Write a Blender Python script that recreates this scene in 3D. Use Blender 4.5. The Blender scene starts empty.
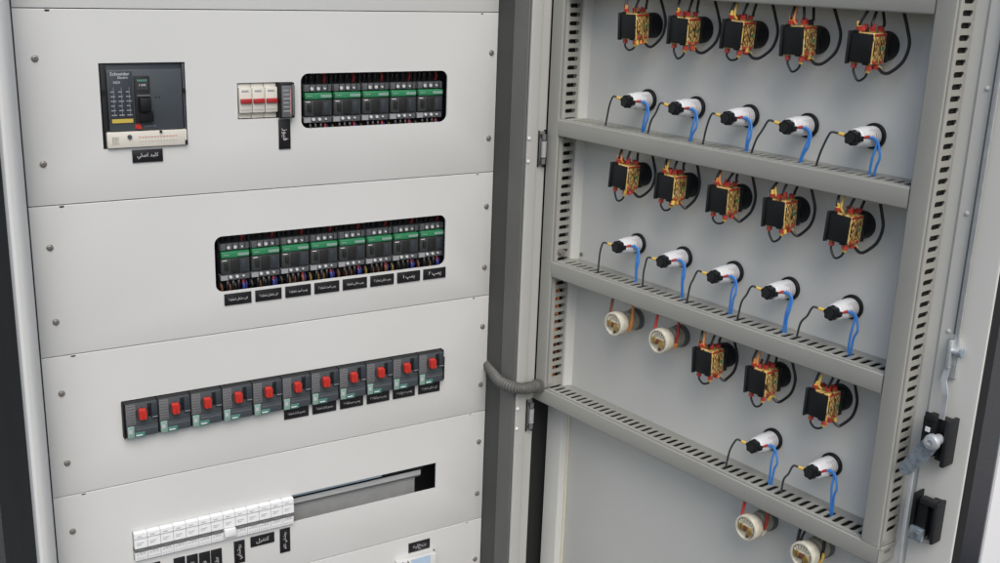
import bpy, bmesh, math, random
from mathutils import Vector, Matrix
from mathutils.geometry import tessellate_polygon
random.seed(7)
scene = bpy.context.scene
PI = math.pi
# ------------------------------------------------------------------ camera
cd = bpy.data.cameras.new('camera'); cam = bpy.data.objects.new('camera', cd); scene.collection.objects.link(cam)
scene.camera = cam
cd.sensor_width = 36.0; cd.lens = 1105.53/1000*36; cd.clip_start = 0.02; cd.clip_end = 200
r_ = Vector((0.85157428, -0.52304194, 0.03533232)); u_ = Vector((0.11647941, 0.25449412, 0.960034)); f_ = Vector((0.51112991, 0.81342478, -0.27764427))
m = Matrix(((r_.x, u_.x, -f_.x, -0.2803055), (r_.y, u_.y, -f_.y, -1.431275), (r_.z, u_.z, -f_.z, 0.0716025), (0, 0, 0, 1)))
cam.matrix_world = m
# ------------------------------------------------------------------ world and sun
w = bpy.data.worlds.new('World'); scene.world = w; w.use_nodes = True
nt = w.node_tree; bg = nt.nodes['Background']
sky = nt.nodes.new('ShaderNodeTexSky'); sky.sky_type = 'NISHITA'; sky.sun_disc = False
SUN_EL, SUN_AZ = math.radians(50), math.radians(197)      # azimuth clockwise from +Y: the open side behind the camera
sky.sun_elevation = SUN_EL; sky.sun_rotation = SUN_AZ; sky.dust_density = 3.5; sky.air_density = 1.0; sky.ozone_density = 1.0
nt.links.new(sky.outputs[0], bg.inputs[0]); bg.inputs[1].default_value = 0.11
sd = bpy.data.lights.new('sun', 'SUN'); sun = bpy.data.objects.new('sun', sd); scene.collection.objects.link(sun)
sd.energy = 1.3; sd.angle = math.radians(45); sd.color = (1.0, 0.985, 0.965)
dvec = Vector((math.sin(SUN_AZ)*math.cos(SUN_EL), math.cos(SUN_AZ)*math.cos(SUN_EL), math.sin(SUN_EL)))
sun.rotation_euler = dvec.to_track_quat('Z', 'Y').to_euler()
vs = scene.view_settings; vs.view_transform = 'Standard'; vs.look = 'None'; vs.exposure = 0.50; vs.gamma = 1.0; vs.use_curve_mapping = False

# ------------------------------------------------------------------ materials
def mat(name, col, rough=0.5, metal=0.0, noise=0.0, nscale=40, bump=0.0, bscale=200, spec=0.5, trans=0.0, coat=0.0, emit=None, rvar=0.0):
    M = bpy.data.materials.new(name); M.use_nodes = True; n = M.node_tree; b = n.nodes['Principled BSDF']
    c4 = (*col, 1)
    b.inputs['Base Color'].default_value = c4; b.inputs['Roughness'].default_value = rough; b.inputs['Metallic'].default_value = metal
    b.inputs['Specular IOR Level'].default_value = spec; b.inputs['Transmission Weight'].default_value = trans; b.inputs['Coat Weight'].default_value = coat
    if noise or bump or rvar:
        tc = n.nodes.new('ShaderNodeTexCoord')
    if noise or rvar:
        t = n.nodes.new('ShaderNodeTexNoise'); t.inputs['Scale'].default_value = nscale; t.inputs['Detail'].default_value = 6
        n.links.new(tc.outputs['Object'], t.inputs['Vector'])
    if noise:
        mx = n.nodes.new('ShaderNodeMix'); mx.data_type = 'RGBA'
        mx.inputs[6].default_value = tuple(max(0, c*(1-noise)) for c in col)+(1,); mx.inputs[7].default_value = tuple(min(1, c*(1+noise)) for c in col)+(1,)
        n.links.new(t.outputs['Fac'], mx.inputs[0]); n.links.new(mx.outputs[2], b.inputs['Base Color'])
    if rvar:
        mr = n.nodes.new('ShaderNodeMapRange'); mr.inputs[1].default_value = .3; mr.inputs[2].default_value = .7
        mr.inputs[3].default_value = rough-rvar; mr.inputs[4].default_value = rough+rvar
        n.links.new(t.outputs['Fac'], mr.inputs[0]); n.links.new(mr.outputs[0], b.inputs['Roughness'])
    if bump:
        t2 = n.nodes.new('ShaderNodeTexNoise'); t2.inputs['Scale'].default_value = bscale; t2.inputs['Detail'].default_value = 3
        bp = n.nodes.new('ShaderNodeBump'); bp.inputs['Strength'].default_value = bump; bp.inputs['Distance'].default_value = 0.001
        n.links.new(tc.outputs['Object'], t2.inputs['Vector']); n.links.new(t2.outputs['Fac'], bp.inputs['Height']); n.links.new(bp.outputs[0], b.inputs['Normal'])
    if emit: b.inputs['Emission Color'].default_value = (*emit, 1); b.inputs['Emission Strength'].default_value = 1
    return M
PAINT = mat('grey_powder_coat', (.590, .604, .594), .42, noise=.06, nscale=4, bump=.12, bscale=900, rvar=.06)
DOORP = mat('door_powder_coat', (.585, .592, .555), .38, noise=.06, nscale=8, bump=.12, bscale=900, rvar=.07)
RAILP = mat('rail_powder_coat', (.315, .318, .288), .42, noise=.06, nscale=14, bump=.1, bscale=900, rvar=.06)
CREAMP = mat('cream_sealant', (.62, .60, .47), .55, noise=.08, nscale=30)
DARKP = mat('dark_shaded_steel', (.052, .054, .052), .6, noise=.15, nscale=12)
RETP = mat('mid_shaded_return_steel', (.115, .118, .112), .5, noise=.12, nscale=9)
FRAMEP = mat('frame_grey_paint', (.42, .428, .405), .42, noise=.06, nscale=9, bump=.1, bscale=900)
SIDEP = mat('charcoal_side_paint', (.028, .032, .032), .5, noise=.3, nscale=8, bump=.1, bscale=300)
RUBBER_SHADE = mat('black_rubber_and_shade', (.012, .012, .012), .65)  # real rubber; also stands for shade in gaps, slots and openings
BLACK = mat('black_plastic', (.007, .008, .009), .5, noise=.3, nscale=60, spec=.3)
BLACK2 = mat('soft_black_plastic', (.014, .015, .016), .55, noise=.3, nscale=90, spec=.35)
SLATE = mat('slate_plastic', (.050, .060, .070), .45, noise=.12, nscale=60)
SLATE2 = mat('deep_slate_plastic', (.028, .036, .046), .45, noise=.12, nscale=60)
STARTER = mat('starter_grey_plastic', (.060, .070, .076), .42, noise=.15, nscale=80)
STARTERL = mat('starter_pale_grey_print', (.15, .152, .158), .5, noise=.25, nscale=300)
GREYPL = mat('terminal_grey_plastic', (.105, .113, .12), .5, noise=.15, nscale=80)
MIDPL = mat('contactor_front_plastic', (.038, .042, .043), .35, noise=.2, nscale=120)
GREEN = mat('green_band', (.026, .20, .085), .38, noise=.15, nscale=90)
TEAL = mat('teal_translucent_cover', (.07, .20, .165), .25, noise=.35, nscale=250, coat=.4)
TEALL = mat('pale_teal_dial_cover', (.22, .34, .29), .25, noise=.2, nscale=250, coat=.4)
RED = mat('red_plastic', (.46, .030, .020), .38, noise=.15, nscale=150)
REDD = mat('red_sleeve', (.40, .040, .030), .4, noise=.25, nscale=200)
REDBAR = mat('dark_red_handle', (.35, .018, .022), .4)
ORANGE = mat('orange_wire', (.62, .24, .06), .45)
BROWN = mat('brown_wire', (.16, .055, .025), .5)
AMBER = mat('amber_plastic', (.72, .50, .17), .3, noise=.6, nscale=260, coat=.3)
def mottled(name, c1, c2, c3, scale):
    M = mat(name, c1, .35, coat=.2); n = M.node_tree; b = n.nodes['Principled BSDF']
    tc = n.nodes.new('ShaderNodeTexCoord'); oi = n.nodes.new('ShaderNodeObjectInfo'); ad = n.nodes.new('ShaderNodeVectorMath'); ad.operation = 'ADD'
    n.links.new(tc.outputs['Object'], ad.inputs[0]); n.links.new(oi.outputs['Random'], ad.inputs[1])
    t = n.nodes.new('ShaderNodeTexNoise'); t.inputs['Scale'].default_value = scale; t.inputs['Detail'].default_value = 3; n.links.new(ad.outputs[0], t.inputs['Vector'])
    r = n.nodes.new('ShaderNodeValToRGB'); e = r.color_ramp.elements
    e[0].position = .36; e[0].color = (*c2, 1); e[1].position = .47; e[1].color = (*c1, 1)
    k = e.new(.60); k.color = (*c1, 1); k = e.new(.68); k.color = (*c3, 1)
    n.links.new(t.outputs['Fac'], r.inputs[0]); n.links.new(r.outputs[0], b.inputs['Base Color']); return M
AMBER = mottled('mottled_amber_plastic', (.66, .46, .15), (.10, .04, .015), (.74, .62, .36), 190)
YELLOW = mat('yellow_sleeve', (.68, .46, .09), .4, noise=.15, nscale=200)
YELP = mat('yellow_print', (.50, .38, .07), .5)
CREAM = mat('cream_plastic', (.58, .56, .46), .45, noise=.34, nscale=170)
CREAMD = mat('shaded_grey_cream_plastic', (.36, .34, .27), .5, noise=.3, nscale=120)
WHITE = mat('white_plastic', (.73, .745, .75), .38, noise=.04, nscale=60)
FUSEW = mat('ivory_fuse_plastic', (.60, .585, .52), .45, noise=.06, nscale=120)
PRINTW = mat('white_print', (.72, .72, .72), .5)
PRINTG = mat('grey_print', (.30, .31, .33), .5)
PRINTS = mat('soft_white_print', (.50, .52, .54), .5)
PRINTL = mat('pale_grey_print', (.42, .44, .46), .5)
PRINTR = mat('faint_red_print', (.52, .26, .22), .5)
LEVER = mat('grey_lever', (.13, .135, .135), .45, noise=.2, nscale=90)
TAGM = mat('black_tag_laminate', (.010, .010, .012), .35, noise=.2, nscale=100)
TAGW = mat('white_tag_engraving', (.50, .50, .50), .5)
ZINC = mat('zinc_plated_steel', (.58, .61, .62), .38, metal=.55, noise=.15, nscale=70, rvar=.1)
ZINCB = mat('blue_zinc_plated_steel', (.46, .54, .60), .30, metal=.75, noise=.45, nscale=150, rvar=.14, bump=.5, bscale=260)
STEEL = mat('brushed_screw_steel', (.36, .34, .31), .35, metal=1.0)
SCREWD = mat('dull_screw_steel', (.27, .26, .24), .38, metal=.5, noise=.5, nscale=420)
DOT = mat('bright_terminal_screw', (.58, .59, .60), .35, noise=.3, nscale=500)
BRASS = mat('brass', (.48, .34, .12), .38, metal=.7, noise=.4, nscale=300)
RAILZ = mat('zinc_din_rail', (.46, .47, .47), .42, metal=.4, noise=.15, nscale=40)
RAILB = mat('bluish_rail_lip', (.42, .54, .64), .35, metal=.5)
WIREDR = mat('deep_red_wire', (.30, .02, .02), .5, noise=.3, nscale=200)
WIREDB = mat('deep_blue_wire', (.03, .04, .22), .5)
WIREDY = mat('dull_ochre_wire', (.20, .13, .03), .5)
BRASSM = mottled('mottled_brass_strip', (.34, .25, .09), (.06, .04, .02), (.52, .46, .28), 230)
BLUEW = mat('blue_wire', (.045, .23, .66), .38)
BLACKW = mat('black_wire', (.010, .010, .011), .4)
GREYW = mat('dark_grey_wire', (.045, .055, .062), .4)
CONDUIT = mat('grey_conduit', (.105, .107, .10), .5, noise=.1, nscale=40)
BLUEL = mat('pale_blue_label', (.40, .52, .66), .4, noise=.1, nscale=120)
GROUND = mat('asphalt', (.05, .05, .052), .9, noise=.3, nscale=60, bump=.4, bscale=120)
WALLD = mat('dark_wall', (.020, .022, .022), .8, noise=.6, nscale=3, bump=.3, bscale=30)
NEIGH = mat('white_enamel', (.80, .82, .82), .35, noise=.03, nscale=5)

# ------------------------------------------------------------------ mesh builder
class MB:
    def __init__(s): s.v = []; s.f = []; s.mi = []; s.mats = []
    def _m(s, m):
        if m not in s.mats: s.mats.append(m)
        return s.mats.index(m)
    def add(s, vs, fs, m):
        o = len(s.v); k = s._m(m); s.v += [tuple(v) for v in vs]
        for f in fs: s.f.append([o+i for i in f]); s.mi.append(k)
    def box(s, x0, x1, y0, y1, z0, z1, m, bev=0.0):
        if bev <= 0:
            V = [(x, y, z) for x in (x0, x1) for y in (y0, y1) for z in (z0, z1)]
            s.add(V, [(0, 1, 3, 2), (4, 6, 7, 5), (0, 4, 5, 1), (2, 3, 7, 6), (0, 2, 6, 4), (1, 5, 7, 3)], m); return
        b = bmesh.new(); bmesh.ops.create_cube(b, size=1)
        for v in b.verts: v.co = Vector(((x0+x1)/2+v.co.x*(x1-x0), (y0+y1)/2+v.co.y*(y1-y0), (z0+z1)/2+v.co.z*(z1-z0)))
        bmesh.ops.bevel(b, geom=b.edges[:], offset=bev, segments=2, affect='EDGES', profile=.5)
        b.verts.index_update(); s.add([v.co[:] for v in b.verts], [[v.index for v in f.verts] for f in b.faces], m); b.free()
    def rod(s, p0, p1, r0, m, r1=None, n=12, lobes=0, amp=0.0):
        if r1 is None: r1 = r0
        p0 = Vector(p0); p1 = Vector(p1); d = (p1-p0).normalized()
        a = d.orthogonal().normalized(); b = d.cross(a)
        V = []
        for p, r in ((p0, r0), (p1, r1)):
            for i in range(n):
                t = 2*PI*i/n; rr = r*(1+(amp*math.cos(lobes*t) if lobes else 0)); V.append(p+a*math.cos(t)*rr+b*math.sin(t)*rr)
        F = [(i, (i+1) % n, n+(i+1) % n, n+i) for i in range(n)] + [list(range(n))[::-1], list(range(n, 2*n))]
        s.add(V, F, m)
    def lathe(s, c, prof, m, n=24, axis='y'):      # prof = [(radius, along)], axis through c
        V = []; F = []
        for r, h in prof:
            for i in range(n):
                t = 2*PI*i/n
                if axis == 'y': V.append((c[0]+r*math.cos(t), c[1]+h, c[2]+r*math.sin(t)))
                elif axis == 'z': V.append((c[0]+r*math.cos(t), c[1]+r*math.sin(t), c[2]+h))
                else: V.append((c[0]+h, c[1]+r*math.cos(t), c[2]+r*math.sin(t)))
        for k in range(len(prof)-1):
            for i in range(n): F.append((k*n+i, k*n+(i+1) % n, (k+1)*n+(i+1) % n, (k+1)*n+i))
        F.append(list(range(n))[::-1]); F.append([(len(prof)-1)*n+i for i in range(n)])
        s.add(V, F, m)
    def tube(s, pts, r, m, n=8, rfun=None, sub=6):
        P = spline([Vector(p) for p in pts], sub); V = []; F = []
        a = None
        for i, p in enumerate(P):
            d = (P[min(i+1, len(P)-1)]-P[max(i-1, 0)]).normalized()
            if a is None: a = d.orthogonal().normalized()
            a = (a-d*a.dot(d)).normalized(); b = d.cross(a)
            rr = r*(rfun(i) if rfun else 1)
            for k in range(n):
                t = 2*PI*k/n; V.append(p+a*math.cos(t)*rr+b*math.sin(t)*rr)
        for i in range(len(P)-1):
            for k in range(n): F.append((i*n+k, i*n+(k+1) % n, (i+1)*n+(k+1) % n, (i+1)*n+k))
        F.append(list(range(n))[::-1]); F.append([(len(P)-1)*n+i for i in range(n)])
        s.add(V, F, m)
    def sheet(s, outer, holes, t, m, fn, chamfer=0.0):
        """flat sheet from 2-D loops with holes; fn(a, b, depth) -> xyz; chamfer rounds the outer edge"""
        def emit(loops, d, flip):
            flat = [p for l in loops for p in l]
            tr = tessellate_polygon([[Vector((p[0], p[1], 0)) for p in l] for l in loops])
            s.add([fn(p[0], p[1], d) for p in flat], [list(q)[::-1] if flip else list(q) for q in tr], m)
        c = chamfer; ol = outer
        front = outer
        if c:
            cx = sum(p[0] for p in outer)/len(outer); cy = sum(p[1] for p in outer)/len(outer)
            front = [(p[0]-c*(1 if p[0] > cx else -1), p[1]-c*(1 if p[1] > cy else -1)) for p in outer]
        emit([front]+holes, 0, False)
        rings = [(front, 0)]
        if c:
            k = .3; mid = [(p[0]*(1-k)+q[0]*k, p[1]*(1-k)+q[1]*k) for p, q in zip(outer, front)]
            rings.append((mid, c*.3)); rings.append((outer, c))
        rings.append((outer, t))
        for (A, da), (B, db) in zip(rings, rings[1:]):
            n = len(A); s.add([fn(p[0], p[1], da) for p in A]+[fn(p[0], p[1], db) for p in B], [(i, (i+1) % n, n+(i+1) % n, n+i) for i in range(n)], m)
        for h in holes:
            n = len(h); s.add([fn(p[0], p[1], 0) for p in h]+[fn(p[0], p[1], t) for p in h], [(i, (i+1) % n, n+(i+1) % n, n+i) for i in range(n)], m)
    def build(s, name, parent=None, sharp=32):
        me = bpy.data.meshes.new(name); me.from_pydata(s.v, [], s.f)
        for m_ in s.mats: me.materials.append(m_)
        me.polygons.foreach_set('material_index', s.mi); me.update()
        b = bmesh.new(); b.from_mesh(me); bmesh.ops.remove_doubles(b, verts=b.verts[:], dist=1e-6); bmesh.ops.recalc_face_normals(b, faces=b.faces[:])
        b.to_mesh(me); b.free()
        me.polygons.foreach_set('use_smooth', [True]*len(me.polygons)); me.set_sharp_from_angle(angle=math.radians(sharp))
        o = bpy.data.objects.new(name, me); scene.collection.objects.link(o)
        if parent: o.parent = parent
        return o
def spline(P, sub=6):
    if len(P) < 3 or sub <= 1: return P
    Q = [P[0]*2-P[1]]+P+[P[-1]*2-P[-2]]; out = []
    for i in range(1, len(Q)-2):
        a, b, c, d = Q[i-1], Q[i], Q[i+1], Q[i+2]
        for k in range(sub):
            t = k/sub; out.append(.5*((2*b)+(c-a)*t+(2*a-5*b+4*c-d)*t*t+(3*b-a-3*c+d)*t**3))
    out.append(P[-1]); return out
def rect(a0, a1, b0, b1): return [(a0, b0), (a1, b0), (a1, b1), (a0, b1)]
def rrect(a0, a1, b0, b1, r, n=6):
    o = []
    for cx, cy, s0 in ((a1-r, b0+r, -90), (a1-r, b1-r, 0), (a0+r, b1-r, 90), (a0+r, b0+r, 180)):
        for k in range(n+1):
            t = math.radians(s0+90*k/n); o.append((cx+r*math.cos(t), cy+r*math.sin(t)))
    return o
def pill(a, b, la, lb, n=4):     # slot centred on (a,b), size la x lb
    r = min(la, lb)/2*.95; return rrect(a-la/2, a+la/2, b-lb/2, b+lb/2, r, n)

def thing(name, label, cat, loc=(0, 0, 0), rz=0.0, group=None, kind=None):
    o = bpy.data.objects.new(name, None); o.empty_display_size = .02; scene.collection.objects.link(o)
    o.location = loc; o.rotation_euler = (0, 0, rz)
    return tag(o, label, cat, group, kind)
def tag(o, label=None, cat=None, group=None, kind=None):
    if label: o['label'] = label
    if cat: o['category'] = cat
    if group: o['group'] = group
    if kind: o['kind'] = kind
    return o
def dup(root, loc, rz=None, label=None):
    r = root.copy(); scene.collection.objects.link(r); r.location = loc
    if rz is not None: r.rotation_euler = (0, 0, rz)
    if label: r['label'] = label
    for ch in list(root.children):
        c = ch.copy(); scene.collection.objects.link(c); c.parent = r
        for g in list(ch.children):
            d = g.copy(); scene.collection.objects.link(d); d.parent = c
    return r
ORD = ['first', 'second', 'third', 'fourth', 'fifth', 'sixth', 'seventh', 'eighth', 'ninth', 'tenth', 'eleventh', 'twelfth', 'thirteenth']
# Persian lettering: presentation forms laid out right to left
FORMS = {'ا': (0xFE8D, 0), 'د': (0xFEA9, 0), 'ر': (0xFEAD, 0), 'و': (0xFEED, 0), 'ب': (0xFE8F, 1), 'ت': (0xFE95, 1), 'س': (0xFEB1, 1), 'ش': (0xFEB5, 1), 'ص': (0xFEB9, 1),
         'ع': (0xFEC9, 1), 'ف': (0xFED1, 1), 'ق': (0xFED5, 1), 'ل': (0xFEDD, 1), 'م': (0xFEE1, 1), 'ن': (0xFEE5, 1), 'ه': (0xFEE9, 1), 'ی': (0xFEF1, 1), 'ک': (0xFED9, 1), 'پ': (0xFB56, 1), 'ر ': (0, 0)}
def shape(t):
    out = []
    for i, ch in enumerate(t):
        if ch not in FORMS: out.append(ch); continue
        base, dual = FORMS[ch]
        prev = i > 0 and t[i-1] in FORMS and FORMS[t[i-1]][1]
        nxt = dual and i+1 < len(t) and t[i+1] in FORMS
        k = (3 if prev and nxt else 2 if nxt else 1 if prev else 0)
        out.append(chr(base+k))
    return ''.join(out[::-1])
def text_mesh(body, size, w=None, bold=0.0):
    c = bpy.data.curves.new('t', 'FONT'); c.body = body; c.size = size; c.align_x = 'CENTER'; c.align_y = 'CENTER'; c.resolution_u = 2; c.offset = bold
    o = bpy.data.objects.new('t', c); scene.collection.objects.link(o); bpy.context.view_layer.update()
    me = bpy.data.meshes.new_from_object(o); bpy.data.objects.remove(o)
    xs = [v.co.x for v in me.vertices] or [0]; ys = [v.co.y for v in me.vertices] or [0]
    cx = (min(xs)+max(xs))/2; cy = (min(ys)+max(ys))/2; W = max(xs)-min(xs)
    k = (w/W) if (w and W > w) else 1
    for v in me.vertices: v.co = Vector(((v.co.x-cx)*k, (v.co.y-cy)*min(1, max(k, .8)), 0))
    return me
def text(name, body, size, pos, m, parent, w=None, rot=0.0, bold=0.0):
    me = text_mesh(body, size, w, bold); me.materials.clear(); me.materials.append(m)
    c, s_ = math.cos(rot), math.sin(rot)
    for v in me.vertices:
        a, b = v.co.x*c-v.co.y*s_, v.co.x*s_+v.co.y*c
        v.co = Vector((pos[0]+a, pos[1], pos[2]+b))
    o = bpy.data.objects.new(name, me); scene.collection.objects.link(o); o.parent = parent
    return o

# ------------------------------------------------------------------ ground and surroundings
GZ = -1.75
g = MB(); g.add([(-60, -60, GZ), (60, -60, GZ), (60, 60, GZ), (-60, 60, GZ)], [(0, 1, 2, 3)], GROUND)
tag(g.build('ground'), kind='structure')
g = MB(); g.box(-9, 9, 2.4, 2.6, GZ, 2.6, WALLD)
tag(g.build('wall'), 'dark wall far behind the electrical cabinet', 'wall')
nb = MB(); nb.box(1.862, 2.66, -.122, -.110, GZ+.08, .35, NEIGH, .006)
nb.box(1.90, 2.62, -.20, -.02, GZ, GZ+.08, RUBBER_SHADE)
tag(nb.build('white_cabinet'), 'bright white cabinet standing behind the open door at lower right', 'cabinet')

# ------------------------------------------------------------------ electrical cabinet
cab = thing('electrical_cabinet', 'light grey electrical cabinet with five screwed cover plates, standing open', 'electrical cabinet', (0, 0, GZ))
OFF = -GZ
def cbuild(mb, name, parent=cab):
    mb.v = [(x, y, z+OFF) for x, y, z in mb.v]; return mb.build(name, parent)
TOPZ, BOTZ = .32, GZ+.1
seams = [.22, 0.0, -.2387, -.4368, -.6346, -.8297, -1.06]
holes = {1: [rect(.0246, .1312, -.172, -.0653), rect(.1990, .2762, -.1418, -.0938), rrect(.2880, .5155, -.1580, -.0832, .011)],
         2: [rrect(.1608, .5178, -.3775, -.2990, .011)], 3: [rect(.0262, .5160, -.5655, -.5130)], 4: [rect(.0296, .5098, -.7535, -.7085)], 0: [], 5: []}
fnp = lambda a, b, d: (a, d, b)
screw_z = {0: [.16, .045], 1: [-.0585, -.186], 2: [-.292, -.390], 3: [-.488, -.587], 4: [-.688, -.782], 5: [-.905, -1.02]}
# screw mesh shared
sm = MB(); sm.lathe((0, 0, 0), [(.0050, .0), (.0050, -.0006), (.0040, -.0009), (.0037, -.0024), (.0028, -.0029), (.0016, -.0029), (.0012, -.0012)], SCREWD, 14)
sm_proto = None
for i in range(6):
    zt, zb = seams[i]-.0005, seams[i+1]+.0005
    outer = [(-.090, zb), (.5997, zb), (.5997, zt)]
    outer += [(-.090, zt)]
    hl = list(holes[i])
    if i: hl += [pill(-.0300, zt-.0018, .0060, .0030), pill(.5715, zt-.0017, .0044, .0022)]
    p = MB(); p.sheet(outer, hl, .0022, PAINT, fnp, chamfer=.0008)
    # folded lips along the long edges, rounded towards the front
    for zz, sg in ((zt, -1), (zb, 1)):
        p.box(-.0895, .5992, .0018, .014, min(zz+sg*.0002, zz+sg*.0016), max(zz+sg*.0002, zz+sg*.0016), PAINT)
    po = cbuild(p, 'cover_plate')
    b = MB()
    for zs in screw_z[i]:
        for xs, dz in ((-.0478, 0), (.5892, 0)):
            if sm_proto is None:
                sm_proto = sm.build('screw', po); so = sm_proto
            else:
                so = sm_proto.copy(); scene.collection.objects.link(so); so.parent = po
            so.location = (xs, 0, zs+OFF+dz); so.rotation_euler = (0, random.uniform(0, 3), 0); so.scale = (.86, .9, .86)
# a raised rounded bead just under each seam (the folded top edge of every cover)
# body
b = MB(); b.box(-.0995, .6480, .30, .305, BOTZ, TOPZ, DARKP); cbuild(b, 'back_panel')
b = MB(); b.box(-.1025, -.0990, -.0560, .300, BOTZ, TOPZ, SIDEP); b = cbuild(b, 'side_panel'); b['label'] = 'charcoal left side panel'
b = MB(); b.box(-.0990, .645, -.060, .300, TOPZ, TOPZ+.004, PAINT); b.box(-.0990, .645, -.060, .300, BOTZ-.004, BOTZ, PAINT); cbuild(b, 'top_and_bottom_panel')
b = MB(); b.box(-.0975, .640, -.03, .28, GZ, BOTZ-.004, SIDEP); cbuild(b, 'plinth')
# left post: folded round-nosed flange in front of the covers
prof = [(-.1025, -.056), (-.1025, -.068), (-.1010, -.0722), (-.0975, -.0738), (-.0935, -.0730), (-.0895, -.0705), (-.0855, -.0660), (-.0820, -.0600), (-.0790, -.0525), (-.0770, -.043), (-.0758, -.031), (-.0755, -.012)]
def vstrip(mb, prof, z0, z1, m, n=1):
    k = len(prof); V = [(x, y, z) for z in (z0, z1) for x, y in prof]; mb.add(V, [(i, i+1, k+i+1, k+i) for i in range(k-1)], m)
b = MB(); vstrip(b, prof, BOTZ, TOPZ, PAINT); b = cbuild(b, 'frame_post'); b['label'] = 'left frame post with rounded nose'
b = MB(); b.box(-.0752, -.0712, -.0165, -.0005, BOTZ, TOPZ, RUBBER_SHADE, .0008); cbuild(b, 'shade_strip')  # added black strip draws the shade line between post and covers
# right side: return wall with shade toned in, flange, gutter lip, black shade strip in the gap
b = MB(); b.box(.6002, .6030, -.0830, .020, BOTZ, TOPZ, DARKP); b.box(.5992, .6020, -.0832, -.0440, BOTZ, TOPZ, RETP, .0008); b = cbuild(b, 'return_wall'); b['label'] = 'inner return beside the covers, its shade painted dark grey'  # two greys put the recess shade into the wall, darker by the covers
prof = [(.6032, -.0825), (.6035, -.0848), (.6050, -.0860), (.6195, -.0860), (.6215, -.0850), (.6222, -.0825), (.6226, -.0795), (.6400, -.0785), (.6415, -.0770), (.6420, -.070), (.6420, .02)]
b = MB(); vstrip(b, prof, BOTZ, TOPZ, FRAMEP); b = cbuild(b, 'frame_post'); b['label'] = 'right frame post with stepped flange'
b = MB(); b.box(.6425, .7000, -.058, -.040, BOTZ, TOPZ, RUBBER_SHADE, .002); cbuild(b, 'gap_shade_strip')  # black strip fills the hinge gap and stands for its shade
for zc in (-.192, -.618):
    for dz in (-.017, .017):
        rv = MB(); rv.lathe((.6062, -.0860, zc+dz+OFF), [(.0030, 0), (.0028, -.001), (.0018, -.0019), (.0006, -.0022)], WHITE if zc < -.5 else PAINT, 12); rv.build('rivet', cab)
    h = MB()
    h.box(.6270, .6375, -.0815, -.0780, zc-.026, zc+.026, LEVER, .0008); h.box(.6264, .6276, -.0818, -.0785, zc-.027, zc+.027, BLACK); h.box(.6366, .6382, -.0825, -.0780, zc-.028, zc+.028, BLACK)
    h.lathe((.6330, -.0855, zc), [(.0042, -.012), (.0042, .012)], RAILZ, 12, 'z')
    h.lathe((.6330, -.0855, zc), [(.0034, .0135), (.0034, .022)], LEVER, 12, 'z'); h.lathe((.6330, -.0855, zc), [(.0034, -.022), (.0034, -.0135)], LEVER, 12, 'z')
    for dz in (-.020, .020): h.rod((.6290, -.0810, zc+dz), (.6290, -.0825, zc+dz), .0026, STEEL, n=10)
    cbuild(h, 'hinge')
# black sheets added behind the openings to stand for interior shade
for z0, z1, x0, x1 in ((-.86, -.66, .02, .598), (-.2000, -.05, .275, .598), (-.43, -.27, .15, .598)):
    b = MB(); b.box(x0, x1, .075, .078, z0, z1, RUBBER_SHADE); cbuild(b, 'shade_backing')

# ------------------------------------------------------------------ engraved tags
def name_tag(x, z, w_, h_, body, label, rot=0.0, size=.0085, y=0.0, group='black engraved tags on the cover plates'):
    t = thing('name_tag', label, 'tag', (x, y, z-h_/2), 0, group)
    b = MB(); b.box(-w_/2, w_/2, -.0018, 0, 0, h_, TAGM, .0004); b.build('plate', t)
    L = max(w_, h_)
    text('lettering', shape(body), size, (0, -.0021, h_/2), TAGW, t, w=L*.70, rot=rot, bold=.00005)
    return t
name_tag(.0783, -.1828, .0385, .0165, 'کلید اصلی', 'black tag with white writing centred under the large circuit breaker', size=.0072)
name_tag(.2632, -.1642, .0168, .0405, 'فیوز', 'upright black tag under the grey module beside the red fuse bars', rot=-PI/2, size=.010)
rowB = ['فن مشعل شماره ۱', 'فن مشعل شماره ۲', 'پمپ اسید شماره ۱', 'پمپ اسید شماره ۲', 'پمپ مکش شماره ۱', 'پمپ مکش شماره ۲', 'پمپ ۱', 'پمپ ۲']
for k in range(8):
    name_tag(.1909+.0441*k, -.3892, .0385, .0165, rowB[k], '%s black tag from the left, under the row of eight contactors' % ORD[k], size=.0068 if k < 6 else .008)
rowS = ['سنسور فشار شماره ۱', 'سنسور فشار شماره ۲', 'پمپ سیرکوله ۱', 'پمپ سیرکوله ۲', 'پمپ تغذیه ۱', 'فن سالن شماره ۲']
for k in range(6):
    name_tag(.2734+.0441*k, -.5755, .0380, .0165, rowS[k], '%s black tag from the left, under the red knobbed motor starters' % ORD[k], size=.0068)
for k, (x, z, hh) in enumerate([(.0571, -.7820, .036), (.0923, -.7835, .036), (.1109, -.7842, .036), (.1289, -.7848, .036), (.1463, -.7848, .036), (.1810, -.7804, .0365), (.2518, -.7800, .0400)]):
    name_tag(x, z, .0162, hh, ['فن', 'برق', 'پمپ', 'فن', 'برق', 'روشنایی', 'روشنایی تابلو'][k], '%s upright black tag from the left, hanging under the white breakers' % ORD[k], rot=PI/2, size=.0075)
name_tag(.2165, -.7696, .0370, .0166, 'کنترل', 'horizontal black tag between two upright ones under the white breakers', size=.009)
name_tag(.4812, -.8506, .0388, .0172, 'تخلیه', 'lone black tag on the bottom cover plate at its right', size=.009)

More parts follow.
